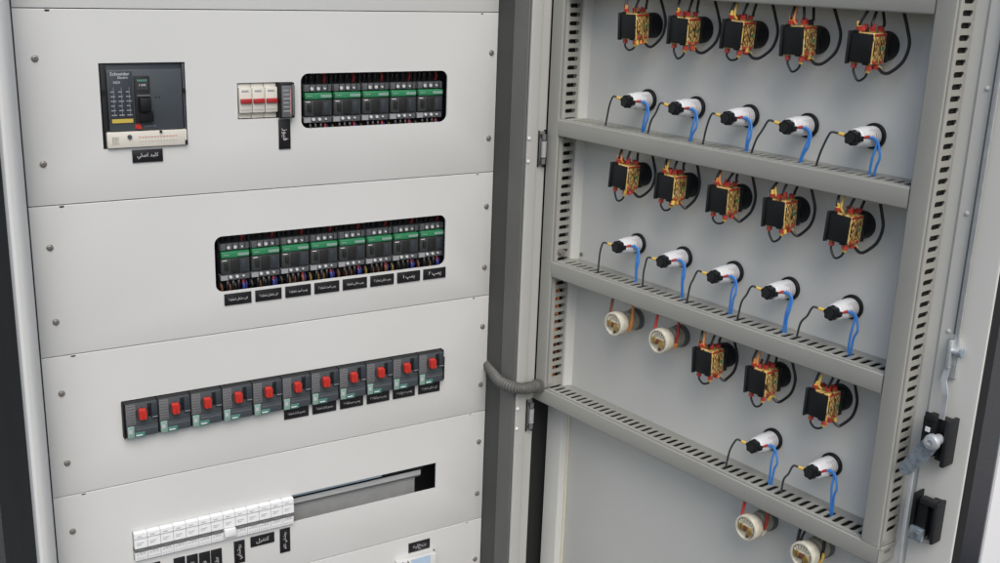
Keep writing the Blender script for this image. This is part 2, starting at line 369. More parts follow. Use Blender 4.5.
# ------------------------------------------------------------------ moulded case breaker
mc = thing('moulded_case_breaker', 'large dark slate circuit breaker with black toggle and cream lower strip', 'circuit breaker', (.0779, .06, -.172))
fx = lambda x: x-.0779; fz = lambda z: z+.172
b = MB(); b.box(fx(.0255), fx(.1303), -.0555, .02, fz(-.1715), fz(-.0660), SLATE2, .001)
b.box(fx(.0335), fx(.1262), -.0615, -.0555, fz(-.1500), fz(-.0735), SLATE, .0012)
b.box(fx(.0265), fx(.0325), -.0595, -.0555, fz(-.1712), fz(-.0670), BLACK2, .0008)
b.box(fx(.1275), fx(.1300), -.0600, -.0555, fz(-.1660), fz(-.0670), SLATE, .0006)
b.build('body', mc)
b = MB(); b.box(fx(.0262), fx(.0300), -.0612, -.0597, fz(-.1040), fz(-.0985), BLACK); b.build('clip', mc)
b = MB(); b.box(fx(.1270), fx(.1300), -.0625, -.0602, fz(-.1040), fz(-.0985), BLACK); b.build('clip', mc)
b = MB(); b.box(fx(.0290), fx(.1290), -.0645, -.0555, fz(-.1708), fz(-.1508), FUSEW, .001); st = b.build('trim_strip', mc)
b = MB(); b.box(fx(.0345), fx(.0430), -.0650, -.0646, fz(-.1655), fz(-.1560), CREAM)
for k in range(5): b.box(fx(.0350+.0016*k), fx(.0357+.0016*k), -.0653, -.0651, fz(-.1645), fz(-.1570), PRINTG)
b.build('printed_square', st)
b = MB(); b.rod((fx(.0562), -.0645, fz(-.1570)), (fx(.0562), -.0665, fz(-.1570)), .0028, SLATE, n=14); b.build('dial', st)
b = MB()
for k in range(13):
    x = .068+.0038*k; b.box(fx(x), fx(x+.0022), -.0649, -.0646, fz(-.1586-.0002*(k % 3)), fz(-.1573), PRINTR)
    b.box(fx(x), fx(x+.0017), -.0649, -.0646, fz(-.1640), fz(-.1634), PRINTR if k % 2 else PRINTG)
b.build('fine_print', st)
b = MB(); b.box(fx(.1262), fx(.1290), -.0660, -.0646, fz(-.1695), fz(-.1645), BLACK); b.build('seal', st)
b = MB(); b.box(fx(.0350), fx(.0640), -.0622, -.0616, fz(-.1400), fz(-.0755), SLATE2, .0002); lb = b.build('rating_label', mc)
text('lettering', 'Schneider', .0062, (fx(.0490), -.0625, fz(-.0785)), PRINTS, lb, w=.0235, bold=.00005)
text('lettering', 'Electric', .0042, (fx(.0525), -.0625, fz(-.0830)), PRINTS, lb, w=.016, bold=.00004)
text('lettering', 'NSX', .0045, (fx(.0450), -.0625, fz(-.0890)), PRINTS, lb, w=.009)
b = MB()
for k in range(6):
    for j in range(3):
        x = .0365+.0095*j; b.box(fx(x), fx(x+.0045+.002*((k*7+j*3) % 3)/2), -.0625, -.0623, fz(-.1000-.0058*k-.0013), fz(-.1000-.0058*k), PRINTG)
for j in range(3): b.box(fx(.0402+.0095*j), fx(.0406+.0095*j), -.0625, -.0623, fz(-.131), fz(-.095), PRINTG)
b.build('fine_print', lb)
b = MB(); b.box(fx(.0365), fx(.0625), -.0627, -.0623, fz(-.1395), fz(-.1345), YELP); b.build('yellow_band', lb)
b = MB(); b.box(fx(.0655), fx(.0845), -.0650, -.0610, fz(-.1400), fz(-.0815), BLACK2, .001); tg = b.build('toggle_well', mc)
b = MB(); b.box(fx(.0680), fx(.0820), -.0656, -.0651, fz(-.0985), fz(-.0850), MIDPL); b.box(fx(.0690), fx(.0810), -.0658, -.0656, fz(-.0880), fz(-.0855), TEAL); b.build('position_window', tg)
text('lettering', 'I ON', .0040, (fx(.0750), -.0659, fz(-.0925)), PRINTW, tg, w=.010)
b = MB(); b.box(fx(.0690), fx(.0830), -.0760, -.0648, fz(-.1250), fz(-.1080), BLACK, .0015); b.box(fx(.0680), fx(.0840), -.0665, -.0648, fz(-.1065), fz(-.1045), GREYPL); b.box(fx(.0700), fx(.0870), -.0685, -.0648, fz(-.1385), fz(-.1260), BLACK, .001); b.build('toggle', tg)
b = MB(); b.add([(fx(.0645), -.0622, fz(-.1475)), (fx(.0735), -.0622, fz(-.1475)), (fx(.0700), -.0622, fz(-.1405)), (fx(.0650), -.0622, fz(-.1420))], [(0, 1, 2, 3)], RED)
b.rod((fx(.069), -.0615, fz(-.1455)), (fx(.069), -.0640, fz(-.1455)), .0028, RED, n=12); b.build('trip_button', mc)
b = MB()
for x in (.0925, .0965): b.rod((fx(x), -.0612, fz(-.1085)), (fx(x), -.0619, fz(-.1085)), .0010, BLACK, n=8)
b.rod((fx(.0955), -.0640, fz(-.1520)), (fx(.0955), -.0668, fz(-.1520)), .0017, BLACK, n=8)
b.build('pinhole', mc)
text('lettering', 'push to trip', .0032, (fx(.0835), -.0618, fz(-.1450)), PRINTG, mc, w=.014)

# ------------------------------------------------------------------ fuse disconnectors and grey module
def fuse_holder():
    t = thing('fuse_holder', 'x', 'fuse holder', (.2, .05, -.1418), 0, 'ivory fuse holders with red bars')
    b = MB(); b.box(.0003, .0175, -.0470, .01, .0008, .0470, FUSEW, .0008); b.box(.0003, .0175, -.0530, -.0470, .0085, .0420, FUSEW, .0012); b.build('body', t)
    b = MB(); b.box(.0012, .0166, -.0565, -.0530, .0215, .0275, REDBAR, .0008); b.build('handle', t)
    b = MB(); b.box(.0035, .0130, -.0534, -.0531, .0365, .0385, PRINTG); b.box(.0020, .0160, -.0534, -.0531, .0125, .0131, PRINTG); b.build('fine_print', t)
    return t
fh = fuse_holder(); fh.location = (.2005, .05, -.1418); fh['label'] = 'ivory fuse holder with red bar, leftmost of three beside the grey module'
dup(fh, (.2183, .05, -.1418), label='ivory fuse holder with red bar, middle one of three')
dup(fh, (.2361, .05, -.1418), label='ivory fuse holder with red bar, touching the grey module')
t = thing('surge_module', 'narrow grey module right of the red fuse bars, standing proud of the cover', 'module', (.2545, .05, -.1418))
b = MB(); b.box(0, .0205, -.0600, .01, .0005, .0480, BLACK, .001); b.box(.0015, .0155, -.0640, -.0600, .0020, .0445, GREYPL, .001); b.box(.0162, .0200, -.0630, -.0600, .0040, .0455, GREYPL, .0008); b.build('body', t)
b = MB()
for k in range(6): b.box(.0030, .0125-.001*(k % 3), -.0644, -.0641, .010+.0055*k, .0116+.0055*k, PRINTG)
b.box(.0125, .0135, -.0644, -.0641, .006, .040, PRINTR); b.build('fine_print', t)

# ------------------------------------------------------------------ contactors
def contactor():
    t = thing('contactor', 'x', 'contactor', (0, .07, 0), 0, None)
    W = .0425
    b = MB()
    b.box(.0004, W, -.045, .005, -.022, .060, BLACK2, .0008)
    b.box(.0004, W, -.0555, -.045, -.0085, .0002, GREYPL, .0008); b.box(.0004, W, -.0555, -.045, .0345, .0442, GREYPL, .0008)
    for k in range(5): b.box(.001+.0088*k, .0016+.0088*k, -.0566, -.0556, .0348, .0440, BLACK)
    b.box(.0010, W-.0006, -.0580, -.045, .0012, .0236, MIDPL, .001)
    b.build('body', t)
    b = MB(); b.box(.0016, W-.0012, -.0596, -.045, .0246, .0332, GREEN, .0010); g_ = b.build('green_band', t)
    b = MB(); b.box(.0245, .0405, -.0603, -.0601, .0270, .0308, TEALL); b.box(.0040, .0120, -.0603, -.0601, .0282, .0296, TEALL); b.build('fine_print', g_)
    b = MB(); b.box(.0060, .0110, -.0605, -.0581, .0080, .0180, BLACK2, .0004); b.box(.0150, .0275, -.0595, -.0581, .0030, .0220, BLACK2, .0006); b.box(.0300, .0385, -.0590, -.0581, .0030, .0200, SLATE2, .0004)
    b.box(.0030, .0095, -.0584, -.0581, .0205, .0215, PRINTW); b.build('indicator_block', t)
    for k in range(3):
        b = MB(); b.rod((.0128+.0096*k, -.0555, .0388), (.0128+.0096*k, -.0575, .0388), .0024 if k < 2 else .0015, DOT, n=10); b.build('terminal_screw', t)
        b = MB(); b.rod((.0148+.0092*k, -.0555, -.0035), (.0148+.0092*k, -.0575, -.0035), .0022 if k < 2 else .0014, DOT, n=10); b.build('terminal_screw', t)
    b = MB(); b.box(.0012, .0108, -.0562, -.0556, -.0078, -.0008, PRINTG); b.build('terminal_label', t)
    return t
ct = contactor()
def cwires(x, z, seed, parent):
    R = random.Random(seed)
    def wire(m, pts, r): 
        b = MB(); b.tube(pts, r, m, 6, sub=4); return b.build('wire', parent)
    wire(WIREDR, [(.034, -.048, -.008), (.0345, -.051, -.013), (.0338, -.050, -.016)], .0018)
    wire(WIREDB if seed % 3 else BROWN, [(.0345, -.050, -.014), (.035, -.052, -.022), (.0345, -.046, -.044)], .0022)
    for xx in (.012, .020, .028): wire(BLACKW, [(xx, -.050, -.008), (xx-.001, -.053, -.018), (xx+.001, -.045, -.044)], .0022)
    for xx in (.004, .016, .024): wire(R.choice([BROWN, WIREDY, WIREDY, BLACKW, BROWN]), [(xx, -.044, -.014), (xx+.001, -.047, -.024), (xx-.001, -.040, -.044)], .0019)
    wire(WIREDB, [(.040, -.044, -.012), (.0405, -.047, -.022), (.0395, -.040, -.044)], .0014)
    wire(WIREDR, [(.0335, -.049, .046), (.0338, -.052, .053), (.034, -.046, .062), (.034, -.040, .085)], .0017)
    for xx in (.006, .013, .0225): wire(BLACKW, [(xx, -.048, .046), (xx+.001, -.050, .055), (xx, -.044, .064), (xx, -.036, .085)], .0023)
def place_contactors(n, x0, zb, lab, base=0):
    for k in range(n):
        loc = (x0+.0440*k, .07, zb); global ct
        if base == 0 and k == 0: c = ct; c.location = loc
        else: c = dup(ct, loc)
        c['label'] = lab % ORD[k]; c['group'] = 'green banded contactors in the upper window' if base == 0 else 'green banded contactors in the long window'
        todo.append((loc, k+base*10, c))
todo = []
place_contactors(5, .2965, -.1445, '%s green banded contactor from the left in the upper window')
place_contactors(8, .1715, -.3580, '%s green banded contactor from the left in the long lower window', 1)
for loc, sd_, c in todo: cwires(loc[0], loc[2], sd_, c)

# ------------------------------------------------------------------ motor starters
def starter():
    t = thing('motor_starter', 'x', 'motor starter', (0, .02, 0), 0, 'motor starters with red rotary knobs')
    P = .0440
    b = MB(); b.box(.0003, P-.0003, -.042, .02, .0003, .0505, BLACK2, .001)
    b.box(.0012, P-.0008, -.0435, -.042, .0130, .0495, STARTER, .0005)
    b.build('body', t)
    b = MB(); b.box(.0016, .0140, -.0442, -.0436, .0190, .0480, STARTERL, .0002)
    for k in range(7): b.box(.0022, .0125, -.0445, -.0443, .0215+.0040*k, .0223+.0040*k, STARTER)
    b.build('printed_scale', t)
    b = MB(); b.box(.0300, .0345, -.0450, -.0436, .0290, .0470, BLACK, .0006); b.build('slot_cover', t)
    b = MB(); b.box(.0350, .0432, -.0465, -.0436, .0250, .0485, SLATE2, .0008); b.box(.0355, .0427, -.0470, -.0466, .0270, .0278, PRINTG); b.build('terminal_cover', t)
    b = MB(); b.box(.0014, .0430, -.0450, -.0436, .0012, .0165, SLATE, .0006); b.box(.0140, .0420, -.0453, -.0450, .0115, .0122, STARTERL); b.build('lower_cover', t)
    b = MB(); b.box(.0020, .0110, -.0462, -.0451, .0010, .0180, TEALL, .0005); b.box(.0035, .0080, -.0465, -.0463, .0075, .0130, PRINTL); b.build('dial_window', t)
    b = MB(); b.box(.0118, .0250, -.0458, -.0451, .0006, .0078, TEAL, .0004); b.box(.0130, .0215, -.0461, -.0459, .0030, .0044, PRINTW); b.build('setting_cover', t)
    b = MB(); b.lathe((.0225, -.0436, .0345), [(.0085, 0), (.0085, -.002)], SLATE2, 20)
    b.build('knob_seat', t)
    b = MB(); V = rrect(-.0053, .0053, -.0078, .0078, .0028, 6)
    n = len(V); b.add([(.0225+x, -.0456, .0345+z) for x, z in V]+[(.0225+x*.98, -.0510, .0345+z*.96) for x, z in V]+[(.0225+x*.86, -.0526, .0345+z*.9) for x, z in V],
          [(i, (i+1) % n, n+(i+1) % n, n+i) for i in range(n)]+[(n+i, n+(i+1) % n, 2*n+(i+1) % n, 2*n+i) for i in range(n)]+[list(range(2*n, 3*n))], RED)
    b.box(.0217, .0233, -.0538, -.0522, .0285, .0405, RED, .0005)
    b.build('rotary_knob', t)
    return t
stt = starter()
for k in range(11):
    loc = (.0275+.0442*k, .0335, -.5645)
    c = stt if k == 0 else dup(stt, loc)
    c.location = loc; c['label'] = '%s red knobbed motor starter from the left in the row of eleven' % ORD[k]
for x0, x1, lab in ((.0256, .0272, 0), (.5135, .5150, 1)):
    t = thing('end_stop', 'black end plate closing the %s end of the motor starter row' % ('left', 'right')[lab], 'end plate', (x0, .0335, -.5645), 0, 'black end plates of the motor starter row')
    b = MB()
    if lab == 0: b.box(0, x1-x0, -.0425, .02, 0, .0510, BLACK, .0004); b.build('plate', t)
    else:
        b.box(0, x1-x0, -.0425, .02, 0, .0510, BLACK, .0004); b.build('plate', t)
        b = MB(); b.box(.0016, .0060, -.0380, .02, .0, .0380, BLACK2, .001); b.build('side_block', t)
        b = MB(); b.rod((.006, -.030, .018), (.0085, -.030, .018), .0022, REDBAR, n=10); b.build('screw', t)

# ------------------------------------------------------------------ white miniature breakers
def mcb(toggle_up=True):
    t = thing('miniature_breaker', 'x', 'circuit breaker', (0, .03, 0), 0, 'white miniature circuit breakers')
    b = MB(); P = .0180
    b.box(.0002, P-.0002, -.0330, .02, .0006, .0442, WHITE, .0006)
    # sloped upper face, recessed lever bed, lower face
    def prism(pr, m):
        V = [(x, y, z) for x in (.00028, P-.00028) for y, z in pr]; n = len(pr)
        b.add(V, [(i, (i+1) % n, n+(i+1) % n, n+i) for i in range(n)]+[list(range(n))[::-1], list(range(n, 2*n))], m)
    prism([(-.0330, .0440), (-.0460, .0436), (-.0495, .0425), (-.0505, .0205), (-.0330, .0203)], WHITE)
    prism([(-.0330, .0140), (-.0490, .0145), (-.0480, .0008), (-.0330, .0008)], WHITE)
    b.build('body', t)
    b = MB(); b.box(.0004, P-.0004, -.0506, -.0495, .0352, .0357, PRINTG); b.box(.0040, .0100, -.0508, -.0499, .0385, .0392, PRINTL); b.box(.0030, .0120, -.0511, -.0503, .0290, .0296, PRINTL); b.box(.0030, .0090, -.0512, -.0504, .0262, .0268, PRINTL)
    b.build('moulding_line', t)
    if toggle_up:
        b = MB(); b.box(.0001, P-.0001, -.0496, -.0330, .0143, .0202, LEVER); b.box(.0040, P-.0040, -.0520, -.0490, .0155, .0185, LEVER, .0006); b.build('lever', t)
    else:
        b = MB(); b.box(.0006, P-.0006, -.0545, -.0330, .0070, .0194, WHITE, .0010); b.build('lever', t)
    b = MB(); R = random.Random(5)
    for k in range(3): b.box(.0025+.0048*k, .0050+.0048*k, -.0493, -.0489, .0095+R.uniform(-.001, .001), .0110, PRINTL)
    for k in range(4): b.box(.0025+.0038*k, .0042+.0038*k, -.0491, -.0487, .0040, .0050, PRINTL)
    b.build('fine_print', t)
    return t
mb0 = mcb(); mbd = mcb(False)
for k in range(13):
    loc = (.0302+.0180*k, .0420, -.7530)
    if k == 7: c = mbd
    elif k == 0: c = mb0
    else: c = dup(mb0, loc)
    c.location = loc
    c['label'] = 'white miniature breaker with its pale lever down, eighth from the left' if k == 7 else '%s white miniature breaker from the left end of the row' % ORD[k]
t = thing('mounting_rail', 'bare metal mounting rail in the open slot right of the white breakers', 'rail', (.255, .030, -.7570))
b = MB(); b.box(0, .2330, .0020, .0040, -.016, .0170, RAILZ); b.box(0, .2400, -.0060, -.0040, .0205, .0290, PAINT, .0006); b.box(0, .2400, -.0040, .0040, .0170, .0205, LEVER)
b.build('rail', t)
b = MB(); b.box(0, .2500, .0040, .0060, .0260, .0520, SLATE); b.box(0, .1600, -.0260, -.0240, .0435, .0480, RAILB); b.build('upper_lip', t)
# surge arrester at the very bottom of the frame
t = thing('energy_meter', 'pale blue labelled module on the bottom cover, only its top in view', 'module', (.4375, .0, -.925))
b = MB(); b.box(0, .070, -.0120, 0, 0, .0600, PAINT, .001); b.build('body', t)
b = MB(); b.box(.024, .0585, -.0128, -.0121, .02, .0595, BLUEL); b.build('label_strip', t)
b = MB()
for x in (.002, .008, .017): b.tube([(x, -.0125, .052), (x+.001, -.0150, .0565), (x, -.0125, .0600)], .0009, LEVER, 6, sub=3)
b.build('print_marks', t)
t = thing('hook', 'tiny dark hook beside the lone tag on the bottom cover', 'hook', (.5035, .0, -.866))
b = MB(); b.tube([(-.004, -.001, -.004), (0, -.005, -.005), (.003, -.006, -.001), (.0035, -.004, .004)], .0010, SLATE, 6, sub=4); b.build('wire_hook', t)

# ------------------------------------------------------------------ open door
TH = -1.4471; HX, HY = .64, -.08
D2 = Vector((math.cos(TH), math.sin(TH), 0)); N2 = Vector((math.sin(TH), -math.cos(TH), 0))
def dpos(u, z, w_=0.0):
    q = Vector((HX, HY, 0))+D2*u+N2*w_; return (q.x, q.y, z)
DB = BOTZ
door = thing('cabinet_door', 'open grey cabinet door carrying slotted rails, lamps, switches and a lock', 'door', dpos(0, DB), TH)
PL = .048      # plate depth behind the rail fronts
RD = .036      # rim depth
def dbuild(mb, name, parent=door):
    mb.v = [(x, y, z-DB) for x, y, z in mb.v]; return mb.build(name, parent)
b = MB(); b.box(-.004, .688, PL, PL+.004, DB, .30, DOORP, .0008); dbuild(b, 'door_plate')
def hstrip(mb, prof, z0, z1, m): vstrip(mb, prof, z0, z1, m)
# hinge-side rim: shallow box with rounded inner wall
b = MB(); hstrip(b, [(-.0060, PL), (-.0060, RD+.002), (-.0045, RD), (.0265, RD), (.0285, RD+.0008), (.0300, RD+.003), (.0345, PL)], DB, .30, DOORP); b = dbuild(b, 'rim'); b['label'] = 'hinge side rim of the door'
b = MB(); b.box(.0335, .0375, PL-.0030, PL-.0002, DB, -.592, CREAMP, .0006); b = dbuild(b, 'sealant_line')
# lock-side rim
b = MB(); hstrip(b, [(.588, PL), (.5885, RD+.004), (.590, RD), (.6320, RD), (.6360, RD-.0030), (.6860, RD-.0030), (.6885, RD-.0024), (.6895, RD-.0010)], DB, .30, DOORP); b = dbuild(b, 'rim'); b['label'] = 'lock side rim of the door'
b = MB(); b.box(.6885, .6900, RD-.0005, PL+.006, DB, .30, RUBBER_SHADE, .0005); dbuild(b, 'edge_gasket')
for u, z in ((.646, -.036), (.645, -.168), (.645, -.300)):
    s_ = MB(); s_.lathe((u, RD-.003, z-DB), [(.0026, 0), (.0024, -.0010), (.0014, -.0016), (.0005, -.0018)], DOORP, 12); s_.build('rivet', door)

# slotted rails -----------------------------------------------------
A = .0245; T = .0015; RR = .0022
def rail(L0, L1, c, d, side_slots, axis, m=RAILP, pitch=.0125, slot=(.0060, .0200), slot_c=.022, phase=.5):
    if axis == 'x': slot = (.0070, .0225)
    """channel along `axis`, centred at c on the other axis; front at y=0, depth d; side_slots = set of +1/-1 sides"""
    mb = MB()
    if axis == 'x': P3 = lambda l, s_, y: (l, y, c+s_)
    else: P3 = lambda l, s_, y: (c+s_, y, l)
    h = A/2
    pr = [(-h, RR)]+[(-h+RR-RR*math.cos(t), RR-RR*math.sin(t)) for t in (PI/6, PI/3)]+[(-h+RR, 0), (h-RR, 0)]+[(h-RR+RR*math.sin(t), RR-RR*math.cos(t)) for t in (PI/6, PI/3)]+[(h, RR)]
    inn = [(-h+T, RR), (-h+RR, T), (h-RR, T), (h-T, RR)]
    k = len(pr); mb.add([P3(l, s_, y) for l in (L0, L1) for s_, y in pr], [(i, i+1, k+i+1, k+i) for i in range(k-1)], m)
    k = len(inn); mb.add([P3(l, s_, y) for l in (L0, L1) for s_, y in inn], [(i, i+1, k+i+1, k+i) for i in range(k-1)], m)
    for sg in (-1, 1):
        hl = []
        if sg in side_slots:
            n = int((L1-L0)/pitch)
            for j in range(n):
                lc = L0+pitch*(j+phase)
                if lc-slot[0] < L0+.004 or lc+slot[0] > L1-.004: continue
                hl.append(pill(lc, slot_c, slot[0], slot[1]))
        mb.sheet(rect(L0, L1, RR, d), hl, T, m, lambda a, b_, dp, sg=sg: P3(a, sg*(h-dp), b_))
    # added black liner puts shade behind the slots; then return lips at the back
    h0, h1 = (-h+.003, h-(.0085 if axis == 'z' and c < .1 else .004)); mb.add([P3(l, s_, y) for l in (L0+.002, L1-.002) for s_, y in ((h0, .004), (h1, .004), (h1, d-.002), (h0, d-.002))], [(0, 1, 5, 4), (1, 2, 6, 5), (2, 3, 7, 6), (3, 0, 4, 7), (0, 3, 2, 1), (4, 5, 6, 7)], RUBBER_SHADE)
    for sg in (-1, 1):
        V = [P3(l, sg*s_, d) for l in (L0, L1) for s_ in (h, h-.004)]; mb.add(V, [(0, 1, 3, 2)], m)
    return mb
SH = [(.0350+A/2), -.1456-A/2, -.3603-A/2]
o = dbuild(rail(-.5795+.014, .30, .0135, .0350, {1}, 'z'), 'slotted_rail'); o['label'] = 'upright slotted rail nearest the hinge'
o = dbuild(rail(-.5680, .30, .6065, .0350, {1}, 'z'), 'slotted_rail'); o['label'] = 'upright slotted rail nearest the lock'
for k, zc in enumerate(SH):
    rl = rail(.0262, .5940, zc, PL-.0006, {1}, 'x'); o = dbuild(rl, 'slotted_rail'); o['label'] = '%s crossbar rail from the top' % ORD[k]
rl = rail(-.0075, .6190, -.5680-A/2, PL-.0006, {1}, 'x'); rl.box(.6175, .6190, .0022, PL-.001, -.5680-A+.0006, -.5680-.0006, RAILP); rl.box(-.0075, -.0062, .0022, PL-.013, -.5680-A+.0006, -.5680-.0006, RAILP)
o = dbuild(rl, 'slotted_rail'); o['label'] = 'lowest crossbar rail'
b = MB(); b.box(.6190, .6193, .014, .026, -.5800, -.5765, LEVER); b.box(.6190, .6210, .004, .034, -.5722, -.5700, RAILP, .0004); dbuild(b, 'end_notch')
# two clamping screws and notches
b = MB(); b.lathe((.041, PL-.001, -.352), [(.003, 0), (.0025, -.002), (.001, -.0024)], STEEL, 10); dbuild(b, 'screw')
b = MB(); b.rod((.0264, .0160, -.3475), (.0345, .0160, -.3475), .0050, SCREWD, n=12); dbuild(b, 'bolt')

# rod, bracket and locks ------------------------------------------------
b = MB(); y0 = RD-.003
b.box(.6560, .6610, y0-.0065, y0-.0045, -.335, .30, ZINC, .0004); b.box(.6535, .6558, y0-.0052, y0-.0030, -.300, .30, LEVER); b = dbuild(b, 'lock_rod'); b['label'] = 'upper lock rod running up the door edge'
b = MB()
b.box(.6490, .6625, y0-.0045, y0, -.350, -.305, ZINC, .0006); b.box(.6535, .6575, y0-.0125, y0-.0045, -.338, -.306, ZINC, .001)
b.rod((.6570, y0-.0085, -.318), (.6680, y0-.0085, -.318), .0032, ZINC, n=10); b.rod((.6660, y0-.0085, -.318), (.6695, y0-.0085, -.318), .0050, ZINCB, n=12)
dbuild(b, 'rod_guide')
b = MB(); V = [(.6550, y0-.009, -.336), (.6540, y0-.012, -.352), (.6600, y0-.015, -.366), (.6610, y0-.0165, -.395)]
for p, q in zip(V, V[1:]):
    w2 = .0032; b.add([(p[0]-w2, p[1], p[2]), (p[0]+w2, p[1], p[2]), (q[0]+w2, q[1], q[2]), (q[0]-w2, q[1], q[2]), (p[0]-w2, p[1]+.0018, p[2]), (p[0]+w2, p[1]+.0018, p[2]), (q[0]+w2, q[1]+.0018, q[2]), (q[0]-w2, q[1]+.0018, q[2])],
        [(0, 1, 2, 3), (4, 7, 6, 5), (0, 4, 5, 1), (2, 6, 7, 3), (0, 3, 7, 4), (1, 5, 6, 2)], ZINC)
dbuild(b, 'bent_link')
# main lock
b = MB()
b.box(.6420, .6580, y0-.0200, y0, -.4420, -.3960, BLACK, .0015); b.box(.6440, .6570, y0-.0215, y0-.0195, -.3990, -.3900, BLACK2, .0008)
b.box(.6570, .6700, y0-.0120, y0, -.4460, -.3960, BLACK2, .0012); b.box(.6690, .6740, y0-.0215, y0, -.4480, -.3930, BLACK2, .0010)
b.box(.6455, .6575, y0-.0260, y0-.0200, -.4350, -.4050, BLACK, .0015)
lk = dbuild(b, 'lock_case'); lk['label'] = 'upper black lock case'
b = MB(); b.box(.6500, .6550, y0-.0275, y0-.0260, -.4100, -.4050, WHITE); dbuild(b, 'lock_mark', lk)
b = MB(); cx, cz = .6640, -.4165; cy = y0-.0330
V0 = Vector((cx, 0, cz)); V1 = Vector((.6330, 0, -.4660)); dd = (V1-V0).normalized(); pp = Vector((dd.z, 0, -dd.x))
def armloop(w0, w1): return [V0-dd*.006+pp*w0*.7, V0-dd*.006-pp*w0*.7, V0+dd*.006-pp*w0, V0+dd*.020-pp*w0*1.05, V1-dd*.004-pp*w1, V1-pp*w1*.5, V1+pp*w1*.5, V1-dd*.004+pp*w1, V0+dd*.020+pp*w0*1.05, V0+dd*.006+pp*w0]
lp = armloop(.0090, .0070); n = len(lp)
b.add([(p.x, cy, p.z) for p in lp]+[(p.x, cy+.003, p.z) for p in lp], [list(range(n)), list(range(n, 2*n))[::-1]]+[(i, (i+1) % n, n+(i+1) % n, n+i) for i in range(n)], ZINCB)
b.rod((cx, cy+.003, cz), (cx, y0-.02, cz), .006, ZINC, n=12)
arm = dbuild(b, 'cam_arm')
b = MB(); b.lathe((cx, cy, cz-DB), [(.0090, 0), (.0090, -.0030), (.0078, -.0055), (.0046, -.0066), (.0032, -.0068), (.0030, -.0040), (.0005, -.0040)], ZINC, 20); b.build('cam_screw', door)
b = MB(); b.rod((.6500, y0-.0240, -.4300), (.6500, y0-.0285, -.4300), .0036, ZINC, n=10); dbuild(b, 'stud')
b = MB(); b.box(.6415, .6455, cy+.004, cy+.0055, -.72, -.462, ZINC, .0004); b = dbuild(b, 'lock_rod'); b['label'] = 'lower lock rod'
b = MB(); b.box(.6440, .6465, y0-.0200, y0, -.5360, -.4900, BLACK, .001); b.box(.6480, .6610, y0-.0150, y0, -.5420, -.4980, BLACK, .0015)
b.box(.6610, .6720, y0-.0080, y0, -.5440, -.4940, BLACK2, .0012); b.box(.6520, .6730, y0-.0185, y0-.0080, -.5000, -.4930, BLACK2, .001); b.box(.6700, .6740, y0-.0185, y0, -.5440, -.4930, BLACK2, .001)
o = dbuild(b, 'lock_case'); o['label'] = 'lower black lock case'
b = MB(); b.box(.6460, .6620, y0-.0215, y0-.0150, -.5460, -.5300, ZINCB, .001); b.rod((.6550, y0-.0215, -.5370), (.6550, y0-.0225, -.5370), .0028, LEVER, n=10); b.box(.646, .6640, y0-.006, y0, -.5510, -.5470, ZINC, .0006); dbuild(b, 'latch')

# ------------------------------------------------------------------ pilot lamps on the door
COL = [.157, .245, .334, .423, .514]
def lamp():
    t = thing('pilot_lamp', 'x', 'pilot lamp', (0, 0, 0), TH, None)
    b = MB(); b.lathe((0, 0, 0), [(.0150, 0), (.0150, -.0035), (.0143, -.0045), (.0110, -.0048)], BLACK, 28); b.build('rear_nut', t)
    b = MB(); b.lathe((0, 0, 0), [(.0118, -.004), (.0118, -.0270), (.0110, -.0285), (.0106, -.0365), (.0090, -.0380)], WHITE, 24); bd = b.build('body', t)
    b = MB()
    for k in range(9):
        a = -.75+.20*k
        for h in (-.0085, -.0115, -.0150, -.0190, -.0225)[:3+k % 3]:
            x, z = .01195*math.cos(a), .01195*math.sin(a); dx, dz = -.01195*math.sin(a)*.07, .01135*math.cos(a)*.07
            b.add([(x-dx, h, z-dz), (x+dx, h, z+dz), (x+dx, h+.0012, z+dz), (x-dx, h+.0012, z-dz)], [(0, 1, 2, 3)], PRINTG if h != -.0150 else REDD)
    b.build('fine_print', bd)
    b = MB(); b.rod((0, -.0370, 0), (0, -.0475, 0), .0082, BLACK, r1=.0078, n=36, lobes=6, amp=.10); b.rod((0, -.0475, 0), (0, -.0490, 0), .0058, BLACK2, n=16)
    b.box(.004, .0108, -.0435, -.0365, -.0030, .0030, BLACK, .0008); b.build('plug', t)
    return t
lp0 = lamp()
LROW = [(-.1045, [0, 1, 2, 3, 4], 'above the first crossbar below the top one'), (-.3095, [0, 1, 2, 3, 4], 'above the middle crossbar'), (-.5155, [3, 4], 'above the lowest crossbar')]
LNAME = ['top', 'middle', 'bottom']
first = True
